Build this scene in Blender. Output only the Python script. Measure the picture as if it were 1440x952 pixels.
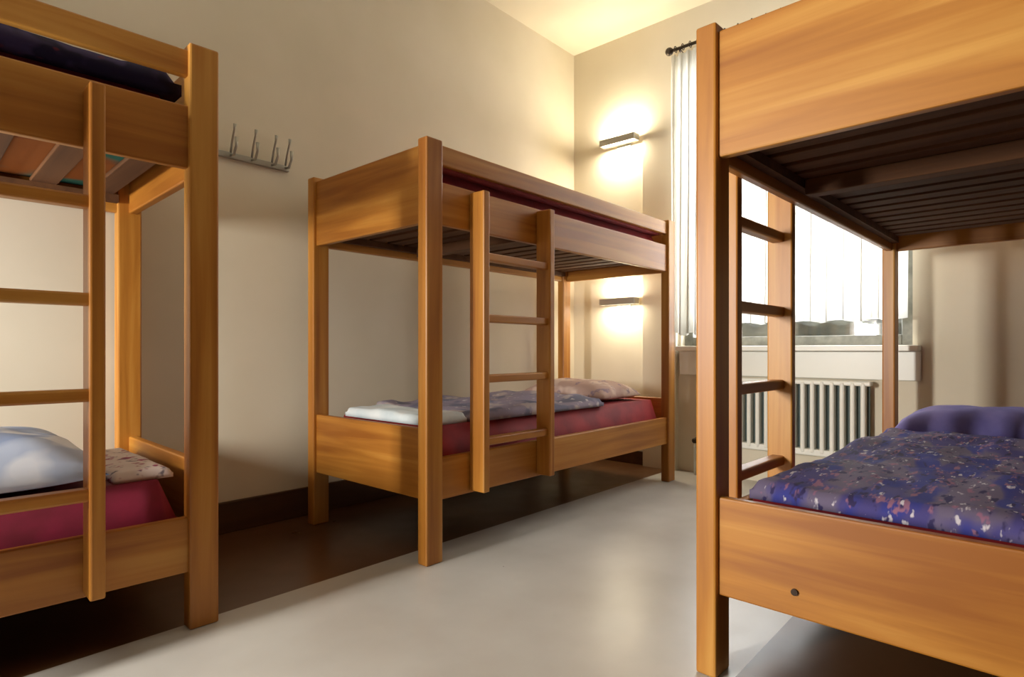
import bpy, bmesh, math, random
from mathutils import Vector, noise, Matrix
random.seed(7)
PI = math.pi
scene = bpy.context.scene
for o in list(bpy.data.objects): bpy.data.objects.remove(o, do_unlink=True)
C = scene.collection

# ---------------------------------------------------------------- camera
# world axes: +X runs along the long left wall towards the window wall, +Y towards the long left wall
cam_d = bpy.data.cameras.new('camera'); cam = bpy.data.objects.new('camera', cam_d); C.objects.link(cam)
cam.location = (0, 0, .85)
YAW = .7273
cam.rotation_euler = (PI/2, 0, YAW-PI/2)
cam_d.sensor_width = 36; cam_d.lens = 840.4/1440*36; cam_d.shift_y = .01146
cam_d.clip_start = .02
scene.camera = cam

# ---------------------------------------------------------------- world and exposure
w = bpy.data.worlds.new('world'); scene.world = w; w.use_nodes = True
bg = w.node_tree.nodes['Background']; bg.inputs[0].default_value = (.93, .97, 1, 1); bg.inputs[1].default_value = 3.0
vs = scene.view_settings
vs.view_transform = 'Standard'; vs.look = 'None'; vs.gamma = 1; vs.use_curve_mapping = False; vs.exposure = 0.0

XW, YW, X0, Y0, ZC = 3.96, 2.85, -1.95, -1.6, 3.24     # window wall, left wall, wall behind, right wall, ceiling

def area(name, loc, target, sx, sy, power, col):
    d = bpy.data.lights.new(name, 'AREA'); d.shape = 'RECTANGLE'; d.size = sx; d.size_y = sy; d.energy = power; d.color = col
    o = bpy.data.objects.new(name, d); C.objects.link(o); o.location = loc
    o.rotation_euler = (Vector(target)-Vector(loc)).to_track_quat('-Z', 'Y').to_euler()
    return o
# daylight at the curtained window, and a key light added behind the camera
area('window_daylight', (XW+.40, 1.27, 1.9), (XW-1, 1.27, 1.75), 1.5, 1.9, 115, (.95, .97, 1))
area('added_rear_key', (X0-.10, 1.98, 1.27), (X0+1, 1.98, 1.27), .26, .72, 185, (1, .96, .88))

# ---------------------------------------------------------------- materials
def lin(r, g, b):
    f = lambda c: ((c/255+.055)/1.055)**2.4 if c > 10 else c/255/12.92
    return (f(r), f(g), f(b), 1)
def mat(name, col, rough=.6, metal=0, spec=.5):
    m = bpy.data.materials.new(name); m.use_nodes = True
    b = m.node_tree.nodes['Principled BSDF']
    b.inputs['Base Color'].default_value = col; b.inputs['Roughness'].default_value = rough
    b.inputs['Metallic'].default_value = metal; b.inputs['Specular IOR Level'].default_value = spec
    return m
def nodes(m): return m.node_tree.nodes, m.node_tree.links, m.node_tree.nodes['Principled BSDF']
def ramp(N, stops):
    r = N.new('ShaderNodeValToRGB')
    while len(r.color_ramp.elements) < len(stops): r.color_ramp.elements.new(.5)
    for e, (p, c) in zip(r.color_ramp.elements, stops): e.position = p; e.color = c
    return r
def mottled(name, a, b, scale=4, rough=.8, bump=0, detail=4, sp=(1, 1, 1), lo=.35, hi=.65, coord='Object', spec=.5):
    m = mat(name, a, rough, spec=spec); N, L, P = nodes(m)
    tc = N.new('ShaderNodeTexCoord'); mp = N.new('ShaderNodeMapping'); mp.inputs['Scale'].default_value = sp
    n = N.new('ShaderNodeTexNoise'); n.inputs['Scale'].default_value = scale; n.inputs['Detail'].default_value = detail
    L.new(tc.outputs[coord], mp.inputs[0]); L.new(mp.outputs[0], n.inputs['Vector'])
    r = ramp(N, [(lo, a), (hi, b)]); L.new(n.outputs['Fac'], r.inputs[0]); L.new(r.outputs[0], P.inputs['Base Color'])
    if bump:
        bp = N.new('ShaderNodeBump'); bp.inputs['Strength'].default_value = bump; bp.inputs['Distance'].default_value = .01
        L.new(n.outputs['Fac'], bp.inputs['Height']); L.new(bp.outputs[0], P.inputs['Normal'])
    return m
def wood(name, axis, a, b, c):
    """honey wood, grain running along one local axis"""
    m = mat(name, a, .42); N, L, P = nodes(m)
    tc = N.new('ShaderNodeTexCoord'); mp = N.new('ShaderNodeMapping')
    s = [22., 22., 22.]; s[axis] = 1.1; mp.inputs['Scale'].default_value = s
    n = N.new('ShaderNodeTexNoise'); n.inputs['Scale'].default_value = 1; n.inputs['Detail'].default_value = 5; n.inputs['Distortion'].default_value = .6
    L.new(tc.outputs['Object'], mp.inputs[0]); L.new(mp.outputs[0], n.inputs['Vector'])
    mp2 = N.new('ShaderNodeMapping'); s2 = [3.2, 3.2, 3.2]; s2[axis] = .8; mp2.inputs['Scale'].default_value = s2
    n2 = N.new('ShaderNodeTexNoise'); n2.inputs['Scale'].default_value = 1; n2.inputs['Detail'].default_value = 2
    L.new(tc.outputs['Object'], mp2.inputs[0]); L.new(mp2.outputs[0], n2.inputs['Vector'])
    mx = N.new('ShaderNodeMath'); mx.operation = 'MULTIPLY_ADD'; mx.inputs[1].default_value = .5
    ml = N.new('ShaderNodeMath'); ml.operation = 'MULTIPLY'; ml.inputs[1].default_value = .5
    L.new(n2.outputs['Fac'], ml.inputs[0]); L.new(n.outputs['Fac'], mx.inputs[0]); L.new(ml.outputs[0], mx.inputs[2])
    r = ramp(N, [(.36, a), (.5, b), (.64, c)]); L.new(mx.outputs[0], r.inputs[0]); L.new(r.outputs[0], P.inputs['Base Color'])
    bp = N.new('ShaderNodeBump'); bp.inputs['Strength'].default_value = .12; bp.inputs['Distance'].default_value = .004
    L.new(n.outputs['Fac'], bp.inputs['Height']); L.new(bp.outputs[0], P.inputs['Normal'])
    return m
WA, WB, WC = lin(146, 86, 24), lin(176, 116, 42), lin(198, 144, 66)
WOOD = [wood('honey_wood_'+n, i, WA, WB, WC) for i, n in enumerate(('long', 'cross', 'upright'))]
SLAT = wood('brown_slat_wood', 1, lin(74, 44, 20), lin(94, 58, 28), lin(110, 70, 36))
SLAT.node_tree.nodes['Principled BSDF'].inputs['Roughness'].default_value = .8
M_wall = mottled('cream_plaster', lin(214, 204, 182), lin(222, 212, 192), 1.5, .85, .03)
M_bounce_dark = mottled('bounce_cut_dark', lin(66, 58, 50), lin(74, 64, 56), 1.5, .8)  # dark tone given to the unseen walls to keep bounce light down
M_ceil = mottled('ceiling_plaster', lin(226, 216, 192), lin(232, 222, 200), 1.5, .9)
M_base = wood('dark_skirting_wood', 0, lin(62, 36, 18), lin(74, 44, 22), lin(84, 52, 28))
M_white = mat('white_enamel', lin(232, 232, 224), .35)
M_frame = mottled('grey_window_paint', lin(92, 92, 82), lin(128, 126, 116), 14, .5)
M_metal = mat('brushed_steel', lin(170, 168, 160), .4, .7)
M_dark = mat('dark_bronze_metal', lin(70, 60, 50), .45, .7)
M_red = mottled('red_mattress_cover', lin(118, 14, 26), lin(150, 28, 34), 7, .75, .1)
M_bolt = mat('dark_bolt', lin(50, 34, 22), .5, .5)

def floor_material():
    m = mat('floor_covering', lin(150, 146, 140), .3); N, L, P = nodes(m)
    tc = N.new('ShaderNodeTexCoord')
    n = N.new('ShaderNodeTexNoise'); n.inputs['Scale'].default_value = 2.2; n.inputs['Detail'].default_value = 5
    L.new(tc.outputs['Object'], n.inputs['Vector'])
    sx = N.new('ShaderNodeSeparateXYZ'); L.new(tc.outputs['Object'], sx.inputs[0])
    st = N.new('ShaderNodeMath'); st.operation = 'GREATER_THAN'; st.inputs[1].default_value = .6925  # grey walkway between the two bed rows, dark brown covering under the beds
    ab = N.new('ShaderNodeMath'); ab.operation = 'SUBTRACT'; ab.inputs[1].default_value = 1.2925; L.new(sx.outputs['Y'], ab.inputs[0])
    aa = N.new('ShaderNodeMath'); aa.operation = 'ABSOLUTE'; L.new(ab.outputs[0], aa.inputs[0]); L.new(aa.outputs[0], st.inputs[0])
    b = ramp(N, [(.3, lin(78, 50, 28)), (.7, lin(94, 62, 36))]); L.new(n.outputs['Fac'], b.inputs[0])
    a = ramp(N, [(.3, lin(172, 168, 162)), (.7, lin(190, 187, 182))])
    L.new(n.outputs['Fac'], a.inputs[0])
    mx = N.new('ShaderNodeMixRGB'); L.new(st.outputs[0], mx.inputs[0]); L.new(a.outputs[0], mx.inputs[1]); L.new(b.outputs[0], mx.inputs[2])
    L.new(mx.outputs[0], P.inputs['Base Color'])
    n2 = N.new('ShaderNodeTexNoise'); n2.inputs['Scale'].default_value = 9; L.new(tc.outputs['Object'], n2.inputs['Vector'])
    rr = N.new('ShaderNodeMapRange'); rr.inputs['To Min'].default_value = .24; rr.inputs['To Max'].default_value = .38
    L.new(n2.outputs['Fac'], rr.inputs[0]); L.new(rr.outputs[0], P.inputs['Roughness'])
    return m
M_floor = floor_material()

def glass_material():
    m = bpy.data.materials.new('clear_glass'); m.use_nodes = True; N = m.node_tree.nodes; L = m.node_tree.links
    N.remove(N['Principled BSDF']); t = N.new('ShaderNodeBsdfTransparent'); g = N.new('ShaderNodeBsdfGlossy'); g.inputs['Roughness'].default_value = .03
    mx = N.new('ShaderNodeMixShader'); mx.inputs[0].default_value = .06
    L.new(t.outputs[0], mx.inputs[1]); L.new(g.outputs[0], mx.inputs[2]); L.new(mx.outputs[0], N['Material Output'].inputs[0])
    return m
M_glass = glass_material()
def sheer_material():
    m = bpy.data.materials.new('sheer_curtain'); m.use_nodes = True; N = m.node_tree.nodes; L = m.node_tree.links
    N.remove(N['Principled BSDF'])
    d = N.new('ShaderNodeBsdfDiffuse'); d.inputs[0].default_value = lin(236, 234, 226)
    t = N.new('ShaderNodeBsdfTranslucent'); t.inputs[0].default_value = lin(240, 240, 236)
    tr = N.new('ShaderNodeBsdfTransparent')
    a = N.new('ShaderNodeMixShader'); a.inputs[0].default_value = .5; L.new(d.outputs[0], a.inputs[1]); L.new(t.outputs[0], a.inputs[2])
    b = N.new('ShaderNodeMixShader'); b.inputs[0].default_value = .16; L.new(a.outputs[0], b.inputs[1]); L.new(tr.outputs[0], b.inputs[2])
    L.new(b.outputs[0], N['Material Output'].inputs[0]); return m
M_sheer = sheer_material()
def glow(name, col, s):
    m = mat(name, col); N, L, P = nodes(m); P.inputs['Emission Color'].default_value = col; P.inputs['Emission Strength'].default_value = s; return m
M_glow = glow('lit_diffuser', (1, .93, .78, 1), 6)

def speckle(name, base, cols, scale=60, stretch=(1, 1, 1), bump=.2):
    """woven or printed cloth with small coloured flecks"""
    m = mat(name, base, .85, spec=.2); N, L, P = nodes(m)
    tc = N.new('ShaderNodeTexCoord'); mp = N.new('ShaderNodeMapping'); mp.inputs['Scale'].default_value = stretch
    L.new(tc.outputs['Object'], mp.inputs[0]); last = None
    for i, (c, th, sc) in enumerate(cols):
        n = N.new('ShaderNodeTexNoise'); n.noise_dimensions = '4D'; n.inputs['W'].default_value = i*3.7
        n.inputs['Scale'].default_value = scale*sc; n.inputs['Detail'].default_value = 2; L.new(mp.outputs[0], n.inputs['Vector'])
        r = ramp(N, [(th, (0, 0, 0, 1)), (th+.07, (1, 1, 1, 1))]); L.new(n.outputs['Fac'], r.inputs[0])
        mx = N.new('ShaderNodeMixRGB'); L.new(r.outputs[0], mx.inputs[0])
        if last: L.new(last, mx.inputs[1])
        else: mx.inputs[1].default_value = base
        mx.inputs[2].default_value = c; last = mx.outputs[0]
    L.new(last, P.inputs['Base Color'])
    return m
M_magenta = mottled('magenta_mattress_cover', lin(104, 10, 34), lin(136, 20, 58), 7, .75, .1)
M_bluepat = speckle('blue_patterned_cover', lin(74, 68, 126), [(lin(106, 96, 122), .46, .10), (lin(58, 62, 136), .54, .16), (lin(142, 100, 126), .58, .7), (lin(54, 48, 88), .57, .7), (lin(196, 190, 200), .63, .9)], 42, (.7, 1.9, 1))
M_greyduv = speckle('grey_violet_cover', lin(146, 136, 154), [(lin(112, 112, 134), .5, .2), (lin(176, 164, 166), .55, .3), (lin(196, 190, 196), .63, .8)], 30)
M_pinkduv = speckle('pale_pink_cover', lin(190, 160, 148), [(lin(214, 190, 176), .5, .25), (lin(150, 128, 140), .6, .7)], 30)
M_bluewhite = speckle('pale_blue_cover', lin(186, 200, 226), [(lin(150, 168, 206), .52, .18), (lin(226, 232, 244), .56, .3)], 20)
M_pale = mottled('white_blue_linen', lin(198, 212, 220), lin(226, 232, 236), 8, .85, .1)
M_dots = speckle('white_pink_cover', lin(214, 200, 196), [(lin(150, 60, 96), .58, .8), (lin(120, 110, 120), .6, .9)], 34)
M_peri = mottled('periwinkle_linen', lin(110, 104, 172), lin(134, 126, 190), 8, .85, .1)
M_navy = speckle('navy_cover', lin(34, 30, 62), [(lin(58, 50, 92), .5, .3), (lin(96, 40, 60), .62, .6)], 30)
M_wine = mottled('wine_red_blanket', lin(126, 30, 40), lin(150, 50, 52), 12, .85, .1)
M_teal = speckle('teal_orange_cover', lin(150, 88, 40), [(lin(50, 112, 104), .44, .1), (lin(120, 60, 40), .56, .15)], 22)

# ---------------------------------------------------------------- helpers
def link(name, bm, m, parent=None, smooth=False):
    me = bpy.data.meshes.new(name); bmesh.ops.recalc_face_normals(bm, faces=bm.faces); bm.to_mesh(me); bm.free()
    for mm in (m if isinstance(m, (list, tuple)) else [m]): me.materials.append(mm)
    if smooth:
        for p in me.polygons: p.use_smooth = True
    o = bpy.data.objects.new(name, me); C.objects.link(o)
    if parent: o.parent = parent
    return o
def box(bm, x0, x1, y0, y1, z0, z1, bev=0):
    r = bmesh.ops.create_cube(bm, size=1)
    vs_ = r['verts']
    for v in vs_:
        v.co = Vector(((x0+x1)/2+v.co.x*abs(x1-x0), (y0+y1)/2+v.co.y*abs(y1-y0), (z0+z1)/2+v.co.z*abs(z1-z0)))
    if bev:
        es = {e for v in vs_ for e in v.link_edges}
        bmesh.ops.bevel(bm, geom=list(es), offset=bev, segments=2, affect='EDGES', profile=.5)
def bx(name, m, parent, *a, bev=.004):
    bm = bmesh.new(); box(bm, *a, bev=bev); return link(name, bm, m, parent)
def tube(bm, pts, r, n=10, cap=True):
    rings = []
    for i, p in enumerate(pts):
        p = Vector(p); a = Vector(pts[max(i-1, 0)]); b = Vector(pts[min(i+1, len(pts)-1)]); d = (b-a).normalized()
        u = d.orthogonal().normalized() if i == 0 else (rings[-1][1]-d*rings[-1][1].dot(d)).normalized()
        v = d.cross(u); rr = r[i] if isinstance(r, (list, tuple)) else r
        rings.append(([bm.verts.new(p+u*math.cos(2*PI*k/n)*rr+v*math.sin(2*PI*k/n)*rr) for k in range(n)], u))
    for (A, _), (B, _) in zip(rings, rings[1:]):
        for k in range(n): bm.faces.new((A[k], A[(k+1) % n], B[(k+1) % n], B[k]))
    if cap: bm.faces.new(rings[0][0][::-1]); bm.faces.new(rings[-1][0])
def empty(name, loc, rz=0, parent=None):
    o = bpy.data.objects.new(name, None); C.objects.link(o); o.location = loc; o.rotation_euler = (0, 0, rz); o.empty_display_size = .1
    if parent: o.parent = parent
    return o
def tag(o, label, cat, group=None):
    o['label'] = label; o['category'] = cat
    if group: o['group'] = group
    return o
def struct(o): o['kind'] = 'structure'; return o
def place(o, loc, rz=0): o.location = loc; o.rotation_euler = (0, 0, rz); return o

# ---------------------------------------------------------------- room
T = .2
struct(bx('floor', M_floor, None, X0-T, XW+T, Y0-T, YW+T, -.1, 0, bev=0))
struct(bx('ceiling', M_ceil, None, X0-T, XW+T, Y0-T, YW+T, ZC, ZC+.1, bev=0))
struct(bx('wall_left', M_wall, None, X0-T, XW+T, YW, YW+T, 0, ZC, bev=0))
struct(bx('wall_right', M_bounce_dark, None, X0-T, XW+T, Y0-T, Y0, 0, ZC, bev=0))
def holed_wall(name, mw, xa, xb, ya, yb, hy0, hy1, hz0, hz1, pil=None):
    bm = bmesh.new()
    box(bm, xa, xb, ya, hy0, 0, ZC); box(bm, xa, xb, hy1, yb, 0, ZC)
    if hz0 > 0: box(bm, xa, xb, hy0, hy1, 0, hz0)
    box(bm, xa, xb, hy0, hy1, hz1, ZC)
    if pil: box(bm, *pil)
    return struct(link(name, bm, mw))
WY0, WY1, WZ0, WZ1 = .545, 1.92, .88, 2.80
holed_wall('wall_back', M_wall, XW, XW+T, Y0-T, YW+T, WY0, WY1, WZ0, WZ1, (XW-.045, XW, 1.94, 2.20, .0, 2.42))
holed_wall('wall_front', M_bounce_dark, X0-T, X0, Y0-T, YW+T, 1.77, 2.19, .85, 1.69)  # opening made for the added rear window
bm = bmesh.new(); box(bm, X0, XW, YW-.018, YW, 0, .145, .004); struct(link('baseboard_left', bm, M_base))
bm = bmesh.new(); box(bm, XW-.018, XW, 2.21, YW-.02, 0, .10, .004); struct(link('baseboard_back', bm, M_base))

# window_1 on the back wall: frame, mullion, sashes, sill, glass
wd = struct(empty('window_1', (XW+.10, (WY0+WY1)/2, WZ0)))
hw = (WY1-WY0)/2; H_ = WZ1-WZ0
bm = bmesh.new()
box(bm, -.04, .04, -hw, -hw+.06, 0, H_, .004); box(bm, -.04, .04, hw-.06, hw, 0, H_, .004)
box(bm, -.04, .04, -hw+.06, hw-.06, 0, .06, .004); box(bm, -.04, .04, -hw+.06, hw-.06, H_-.06, H_, .004)
link('window_frame', bm, M_frame, wd)
bx('mullion', M_white, wd, -.035, .035, -.03, .03, .06, H_-.06)
bx('transom', M_white, wd, -.03, .03, -hw+.06, -.03, .50*H_, .50*H_+.04); bx('transom', M_white, wd, -.03, .03, .03, hw-.06, .50*H_, .50*H_+.04)
bx('pane', M_glass, wd, -.004, .004, -hw+.06, -.03, .06, H_-.06, bev=0); bx('pane', M_glass, wd, -.004, .004, .03, hw-.06, .06, H_-.06, bev=0)
bx('window_sill', M_white, wd, -.20, .04, -hw-.04, hw+.0, -.035, -.002)
bx('apron', M_white, wd, -.125, -.10, -hw-.04, hw, -.20, -.036)
# low stone parapet beyond the glass
tag(bx('parapet', mottled('weathered_stone', lin(34, 38, 30), lin(66, 66, 54), 9, .9), None, XW+.62, XW+.74, -.3, 2.9, -.1, 1.06, bev=.01),
    'weathered grey stone parapet outside the window, just above the sill', 'parapet')

# added_rear_window: unseen window behind the camera, invented to carry the added key light
w2 = struct(empty('added_rear_window', (X0-.15, 1.98, .85)))
bm = bmesh.new()
box(bm, -.03, .03, -.21, -.17, 0, .84, .004); box(bm, -.03, .03, .17, .21, 0, .84, .004)
box(bm, -.03, .03, -.17, .17, 0, .05, .004); box(bm, -.03, .03, -.17, .17, .79, .84, .004)
link('window_frame', bm, M_white, w2); bx('pane', M_glass, w2, -.003, .003, -.17, .17, .05, .79, bev=0)

# ---------------------------------------------------------------- curtains and rod
ROD_X, ROD_Z = XW-.12, 2.93
rod = tag(empty('curtain_rod', (ROD_X, 1.25, ROD_Z)), 'thin dark curtain rod with a ball finial above the window', 'curtain rod')
bm = bmesh.new(); tube(bm, [(0, -.75, 0), (0, .70, 0)], .011, 12); link('rod', bm, M_dark, rod, True)
for s in (-1, 1):
    bm = bmesh.new(); bmesh.ops.create_uvsphere(bm, u_segments=14, v_segments=10, radius=.028)
    o = link('finial', bm, M_dark, rod, True); o.location = (0, .70 if s > 0 else -.75, 0)
    bm = bmesh.new(); y = .62 if s > 0 else -.68
    tube(bm, [(0, y, -.016), (.05, y, -.03), (.12, y, -.05)], .009); box(bm, .108, .12, y-.02, y+.02, -.14, .0, .003); link('bracket', bm, M_dark, rod)
def curtain(y0, y1, z0, folds, amp, label, ph=0):
    t = tag(empty('sheer_curtain', (ROD_X, (y0+y1)/2, z0)), label, 'curtain', 'sheer curtains at the window')
    bm = bmesh.new(); n = folds*14; W = y1-y0; top = ROD_Z-.04-z0; rows = 16; g = []
    for j in range(rows+1):
        f = j/rows; row = []
        for i in range(n+1):
            a = i/n; p = a*folds*2*PI+ph
            x = math.sin(p+.5*math.sin(p*.37+1))*amp*(1.0-.35*f)+.012*noise.noise((a*5, f*2, ph))
            y = -W/2+a*W+.010*math.sin(p*2+f*2)
            z = f*top + (.010*math.sin(p*.5+ph) if j == 0 else 0)
            row.append(bm.verts.new((x, y, z)))
        g.append(row)
    for j in range(rows):
        for i in range(n): bm.faces.new((g[j][i], g[j][i+1], g[j+1][i+1], g[j+1][i]))
    o = link('curtain_cloth', bm, M_sheer, t, True)
    sm = o.modifiers.new('thickness', 'SOLIDIFY'); sm.thickness = .0015
    for k in range(max(3, folds)):
        bm = bmesh.new(); yy = -W/2+(k+.5)*W/max(3, folds)
        pts = [(math.cos(q)*.020, yy, ROD_Z-z0+math.sin(q)*.020) for q in [2*PI*i/14 for i in range(15)]]
        tube(bm, pts, .003, 6, False); link('curtain_ring', bm, M_dark, t, True)
    return t
curtain(1.66, 1.93, .96, 5, .028, 'narrow gathered white sheer curtain at the left side of the window', .4)
curtain(.55, 1.60, 1.02, 12, .020, 'wide white sheer curtain hanging across the window, seen through the right bunk', 1.3)

# ---------------------------------------------------------------- radiator under the window
def radiator(y0, y1):
    t = tag(empty('radiator', (XW-.075, (y0+y1)/2, 0)), 'white column radiator on the wall under the window', 'radiator')
    W = y1-y0; n = int(W/.052)
    for k in range(n):
        y = -W/2+(k+.5)*W/n
        bm = bmesh.new(); box(bm, -.04, .04, y-.013, y+.013, .235, .665, .010); link('fin', bm, M_white, t)
    bx('gap_shade', mat('gap_shade_teal', lin(70, 84, 82), .6), t, .012, .03, -W/2, W/2, .25, .65, bev=.002)  # dark teal sheet, paints the shade in the gaps between fins
    bm = bmesh.new(); box(bm, -.035, .035, -W/2-.012, W/2+.012, .645, .672, .008); link('top_header', bm, M_white, t)
    bm = bmesh.new(); box(bm, -.035, .035, -W/2-.012, W/2+.012, .22, .26, .008); link('bottom_header', bm, M_white, t)
    bm = bmesh.new(); tube(bm, [(0, -W/2-.01, .24), (0, -W/2-.07, .24), (0, -W/2-.09, .20), (0, -W/2-.09, 0)], .011); link('pipe', bm, M_white, t, True)
    bm = bmesh.new(); tube(bm, [(0, W/2+.01, .24), (0, W/2+.06, .24), (0, W/2+.08, .20), (0, W/2+.08, 0)], .011); link('pipe', bm, M_white, t, True)
    for s in (-1, 1):
        bm = bmesh.new(); box(bm, -.03, .03, s*(W/2-.06)-.012, s*(W/2-.06)+.012, 0, .235, .003); link('foot', bm, M_white, t)
    bm = bmesh.new(); tube(bm, [(0, W/2+.01, .24), (0, W/2+.045, .24)], .02, 12); tube(bm, [(0, W/2+.06, .24), (-.06, W/2+.06, .24)], [.022, .018], 12); link('valve', bm, M_dark, t, True)
radiator(.74, 1.70)

# ---------------------------------------------------------------- wall lamps at the bed heads
def wall_lamp(z, label, power):
    t = tag(empty('wall_lamp', (XW, 2.38, z)), label, 'lamp', 'reading lamps on the window wall')
    bx('back_plate', M_metal, t, -.012, 0, -.06, .06, -.035, .035, bev=.003)
    bx('arm', M_metal, t, -.05, -.012, -.02, .02, -.012, .012, bev=.003)
    bm = bmesh.new()
    box(bm, -.12, -.112, -.15, .15, -.024, .024, .003); box(bm, -.05, -.042, -.15, .15, -.024, .024, .003)
    box(bm, -.112, -.05, -.15, -.142, -.024, .024, .002); box(bm, -.112, -.05, .142, .15, -.024, .024, .002)
    link('lamp_housing', bm, M_metal, t)
    for s in (-1, 1):
        bx('diffuser', M_glow, t, -.111, -.051, -.141, .141, s*.012-.003, s*.012+.003, bev=0)
        d = bpy.data.lights.new('lamp_light', 'AREA'); d.shape = 'RECTANGLE'; d.size = .06; d.size_y = .27; d.energy = power; d.color = (1, .9, .68)
        o = bpy.data.objects.new('lamp_light', d); C.objects.link(o); o.parent = t; o.location = (-.081, 0, s*.024); o.rotation_euler = (0 if s < 0 else PI, 0, 0)
wall_lamp(2.42, 'lit bar-shaped wall lamp high in the corner above the middle bunk', 7)
wall_lamp(1.215, 'lit bar-shaped wall lamp low in the corner over the middle bunk lower bed', 4)

# ---------------------------------------------------------------- coat rack on the long wall
t = tag(empty('coat_rack', (1.34, YW, 1.76)), 'small grey metal coat rack with hooks on the cream wall', 'coat rack')
bx('rail', M_metal, t, -.19, .16, -.018, 0, -.014, .014, bev=.003)
for k, xh in enumerate((-.13, -.03, .07, .14)):
    bm = bmesh.new()
    tube(bm, [(xh, -.018, .0), (xh, -.05, -.005), (xh, -.075, .03), (xh, -.078, .07)], [.006, .006, .006, .009], 8)
    tube(bm, [(xh, -.014, .012), (xh, -.03, .06), (xh, -.055, .11), (xh, -.062, .135)], [.005, .005, .005, .008], 8)
    link('hook', bm, M_metal, t, True)

# ---------------------------------------------------------------- bunk beds
LEN, WID, PA, PB = 2.105, .897, .085, .056       # outer length and width, post section
def bunk(loc, rz, s, label, H, ub, rt, gb, gt, lb, lrb, lrt, lt, ladder_u, lad_z, upt=None, n=17):
    """s: which way the width runs from the ladder side; all heights in metres.
    ub underside of upper panels, rt upper rail top, gb/gt guard board, lb/lt lower end panel, lrb/lrt lower side rail"""
    B = tag(empty('bunk_bed', loc, rz), label, 'bunk bed', 'wooden bunk beds of the dormitory')
    Y = lambda a: s*a
    upt = upt or H-.02
    for u in (0, LEN-PA):
        for v in (0, WID-PB): bx('post', WOOD[2], B, u, u+PA, Y(v), Y(v+PB), 0, H, bev=.006)
        pu0 = u+.016 if u == 0 else u+PA-.046
        bx('end_panel', WOOD[1], B, pu0, pu0+.030, Y(PB-.01), Y(WID-PB+.01), ub, upt, bev=.005)
        bx('end_panel', WOOD[1], B, pu0, pu0+.030, Y(PB-.01), Y(WID-PB+.01), lb, lt, bev=.005)
    for v in (.015, WID-.043):
        bx('side_rail', WOOD[0], B, PA-.01, LEN-PA+.01, Y(v), Y(v+.028), ub, rt, bev=.005)
        bx('guard_rail', WOOD[0], B, PA-.01, LEN-PA+.01, Y(v), Y(v+.028), gb, gt, bev=.005)
        bx('side_rail', WOOD[0], B, PA-.01, LEN-PA+.01, Y(v), Y(v+.028), lrb, lrt, bev=.005)
    decks = (lrb+.045, ub+.065)
    for d in decks:
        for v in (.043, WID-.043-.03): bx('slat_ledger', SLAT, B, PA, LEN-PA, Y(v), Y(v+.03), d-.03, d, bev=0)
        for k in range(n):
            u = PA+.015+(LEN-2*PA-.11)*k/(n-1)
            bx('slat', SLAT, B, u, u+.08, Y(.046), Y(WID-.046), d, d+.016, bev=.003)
    bx('cross_beam', SLAT, B, .62, .68, Y(.075), Y(WID-.075), ub+.012, ub+.064, bev=.004)
    L_ = empty('ladder', (0, 0, 0), 0, B)
    u0, u1 = ladder_u
    for u in (u0, u1): bx('stile', WOOD[2], L_, u, u+.036, Y(-.072), Y(.013), lad_z[0], lad_z[1], bev=.005)
    for z in (1.245, .985, .73, .465): bx('rung', WOOD[0], L_, u0+.03, u1+.006, Y(-.058), Y(-.014), z-.017, z+.017, bev=.006)
    return B, decks[0]+.016, decks[1]+.016

M_LOC, M_RZ = (1.524, 1.803, 0), 0
L_RZ = -.0424; L_LOC = (.788-LEN*math.cos(L_RZ), 1.929-LEN*math.sin(L_RZ), 0)
R_LOC, R_RZ = (.6648*.485+.747*1.58, -.747*.485+.6648*1.58, 0), -.036
BM, ml, mu = bunk(M_LOC, M_RZ, 1, 'honey wood bunk bed standing in the middle, by the corner with two lit lamps', 1.692, 1.358, 1.530, 1.600, 1.680, .2536, .245, .416, .537, (.246, .690), (.257, 1.515))
BL, ll, lu = bunk(L_LOC, L_RZ, 1, 'honey wood bunk bed at the left edge, cut off by the photo', 1.785, 1.405, 1.595, 1.685, 1.765, .173, .173, .341, .50, (LEN-.80, LEN-.350), (.187, 1.56), n=11)
BR, rl, ru = bunk(R_LOC, R_RZ, -1, 'honey wood bunk bed at the right, nearest, its end panels facing the viewer', 1.70, 1.352, 1.52, 1.575, 1.67, .214, .22, .42, .468, (.235, .685), (.24, 1.49), 1.68)
# dark knot-like bolt head on the lower end panel of the right bunk
bm = bmesh.new(); tube(bm, [(.010, -.245, .275), (.018, -.245, .275)], .008, 12); link('bolt', bm, M_bolt, BR)

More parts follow.
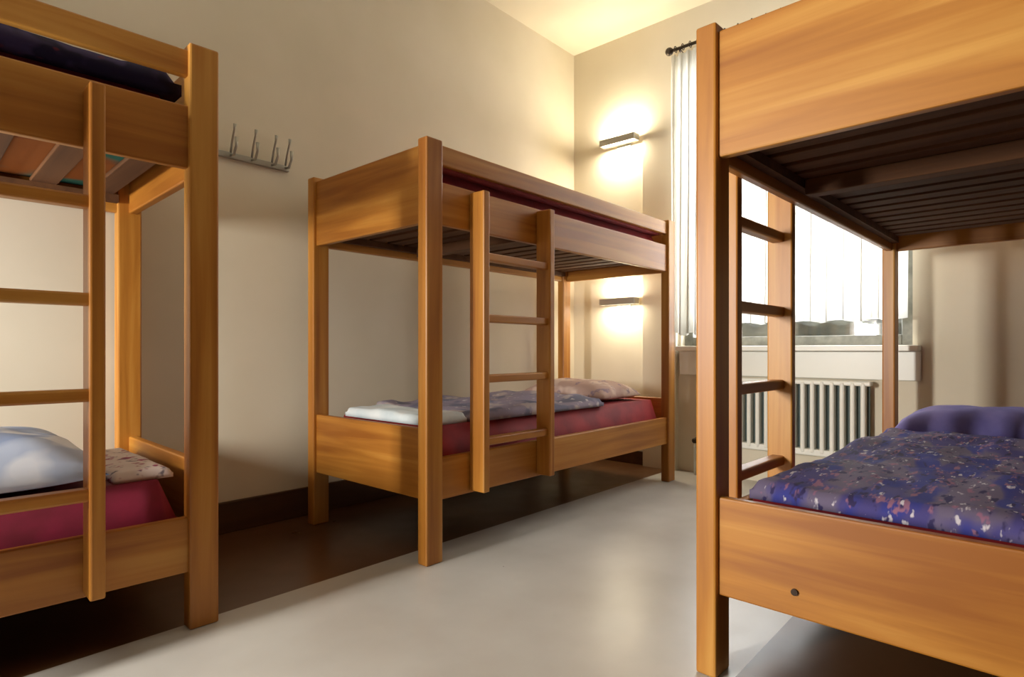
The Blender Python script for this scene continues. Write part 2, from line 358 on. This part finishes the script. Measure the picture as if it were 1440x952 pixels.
# ---------------------------------------------------------------- bedding
def local(loc, rz, s, u, v, z):
    c, sn = math.cos(rz), math.sin(rz); v *= s
    return (loc[0]+u*c-v*sn, loc[1]+u*sn+v*c, z)
def slab(lx, ly, h, wr=.004, rnd=.035, seed=0, nx=48, ny=24, top=None, sag=None):
    """soft closed slab lying on z=0, centred; rounded rim, wavy top"""
    bm = bmesh.new(); T_, Bt = [], []
    for i in range(nx+1):
        rt_, rb_ = [], []
        for j in range(ny+1):
            a, b = i/nx*2-1, j/ny*2-1
            x, y = a*lx/2, b*ly/2
            ex, ey = (lx/2-abs(x)), (ly/2-abs(y)); e = min(1, min(ex, ey)/rnd if rnd else 1)
            k = math.sqrt(max(0, 1-(1-e)**2))
            hh = h*(.45+.55*k) if rnd else h
            q = noise.noise((x*5+seed, y*5, seed))*.5+noise.noise((x*13+seed, y*11, seed*2))*.3
            hh += wr*q*2*k
            if top: hh += top(x, y)*k
            rt_.append(bm.verts.new((x, y, hh))); rb_.append(bm.verts.new((x, y, 0)))
        T_.append(rt_); Bt.append(rb_)
    for i in range(nx):
        for j in range(ny):
            bm.faces.new((T_[i][j], T_[i+1][j], T_[i+1][j+1], T_[i][j+1]))
            bm.faces.new((Bt[i][j], Bt[i][j+1], Bt[i+1][j+1], Bt[i+1][j]))
    for i in range(nx):
        bm.faces.new((T_[i][0], Bt[i][0], Bt[i+1][0], T_[i+1][0])); bm.faces.new((T_[i][ny], T_[i+1][ny], Bt[i+1][ny], Bt[i][ny]))
    for j in range(ny):
        bm.faces.new((T_[0][j], T_[0][j+1], Bt[0][j+1], Bt[0][j])); bm.faces.new((T_[nx][j], Bt[nx][j], Bt[nx][j+1], T_[nx][j+1]))
    return bm
def soft(name, label, cat, m, fr, u, v, z, bm, dr_=0, group=None):
    loc, rz, s = fr
    o = link(name, bm, m, None, True); tag(o, label, cat, group); return place(o, local(loc, rz, s, u, v, z), rz+dr_)
def mattress(fr, z, h, label, m=None):
    return soft('mattress', label, 'mattress', m or M_red, fr, LEN/2, WID/2, z, slab(LEN-.19, WID-.11, h, .0015, .03, z*7, 40, 18), 0, 'red covered mattresses')
def pillow(fr, u, v, z, lx, ly, h, m, label, rz=0, seed=1):
    bm = bmesh.new(); n = 26; T_, Bt = [], []
    for i in range(n+1):
        r1, r2 = [], []
        for j in range(n+1):
            a, b = i/n*2-1, j/n*2-1
            k = max(0, (1-abs(a)**3.2))**.55*max(0, (1-abs(b)**3.2))**.55
            pinch = 1-.07*(1-k)*(abs(a*b))**.0 * (1-abs(a*b))
            x, y = a*lx/2*pinch, b*ly/2*pinch
            q = noise.noise((x*9+seed, y*9, seed))*.012*k
            r1.append(bm.verts.new((x, y, h*.25+h*.75*k+q))); r2.append(bm.verts.new((x, y, h*.25*(1-k))))
        T_.append(r1); Bt.append(r2)
    for i in range(n):
        for j in range(n):
            bm.faces.new((T_[i][j], T_[i+1][j], T_[i+1][j+1], T_[i][j+1])); bm.faces.new((Bt[i][j], Bt[i][j+1], Bt[i+1][j+1], Bt[i+1][j]))
    bmesh.ops.remove_doubles(bm, verts=bm.verts, dist=.0005)
    rim = [T_[0], T_[n], [r[0] for r in T_], [r[n] for r in T_]]
    rib = [Bt[0], Bt[n], [r[0] for r in Bt], [r[n] for r in Bt]]
    for A, B_ in zip(rim, rib):
        for k in range(n):
            try: bm.faces.new((A[k], A[k+1], B_[k+1], B_[k]))
            except Exception: pass
    return soft('pillow', label, 'pillow', m, fr, u, v, z, bm, rz)
FM, FL, FR = (M_LOC, M_RZ, 1), (L_LOC, L_RZ, 1), (R_LOC, R_RZ, -1)
G = .0015
# middle bunk
mh = .53-ml; mattress(FM, ml, mh, 'red mattress on the lower bed of the middle bunk')
mattress(FM, mu, .155, 'dark red mattress edge showing on the top bed of the middle bunk')
soft('blanket', 'wine red blanket lying along the top bed of the middle bunk', 'blanket', M_wine, FM, LEN/2, WID/2, mu+.155+G, slab(LEN-.20, WID-.12, .03, .006, .03, 3))
soft('duvet', 'rumpled grey violet duvet over the lower bed of the middle bunk', 'duvet', M_greyduv, FM, .86, WID/2+.01, .53+G,
     slab(1.04, .76, .045, .016, .05, 5, 60, 40, lambda x, y: .03*noise.noise((x*3, y*3, 9))))
soft('folded_sheet', 'pale turquoise white folded sheet at the near foot end of the middle bunk', 'sheet', M_pale, FM, .215, .42, .53+G,
     slab(.22, .62, .045, .010, .03, 8, 24, 40))
pillow(FM, 1.70, WID/2+.02, .53+G, .46, .66, .13, M_pinkduv, 'pale pink pillow at the window end of the middle bunk lower bed')
# left bunk
mattress(FL, ll, .45-ll, 'magenta red mattress on the lower bed of the left bunk', M_magenta)
mattress(FL, lu, .15, 'dark red mattress on the left bunk top bed, teal underside between the slats')
_m = bpy.data.objects['mattress.003']; _m.data.materials.append(M_teal)
for p in _m.data.polygons:
    if p.normal.z < -.9: p.material_index = 1
soft('duvet', 'dark navy duvet showing under the guard board of the left bunk top bed', 'duvet', M_navy, FL, LEN/2, WID/2, lu+.15+G,
     slab(1.93, WID-.13, .075, .012, .04, 12, 50, 24))
pillow(FL, 1.52, .40, .45+G, .62, .66, .16, M_bluewhite, 'pale blue pillow next to the ladder on the left bunk lower bed', 0, 4)
soft('duvet', 'bunched white and blue duvet at the left edge on the left bunk lower bed', 'duvet', M_pale, FL, .88, .44, .45+G,
     slab(.60, .68, .10, .03, .08, 21, 40, 40, lambda x, y: .04*math.sin(x*16+y*3)*.5+.02))
soft('folded_sheet', 'white and pink speckled folded sheet at the right end of the left bunk lower bed', 'sheet', M_dots, FL, 1.93, .42, .45+G,
     slab(.16, .60, .03, .006, .03, 15, 20, 40))
# right bunk
mattress(FR, rl, .455-rl, 'red mattress on the lower bed of the right bunk, almost hidden by a blue cover')
mattress(FR, ru, .14, 'mattress above the slats of the right bunk top bed')
soft('duvet', 'blue and purple patterned duvet spread over the lower bed of the right bunk', 'duvet', M_bluepat, FR, .86, WID/2+.02, .455+G,
     slab(1.50, .74, .05, .014, .05, 31, 80, 44, lambda x, y: .02*noise.noise((x*2.5, y*3, 4))))
pillow(FR, 1.79, WID/2, .455+G, .34, .66, .15, M_peri, 'periwinkle blue pillow at the far end of the right bunk', 0, 7)
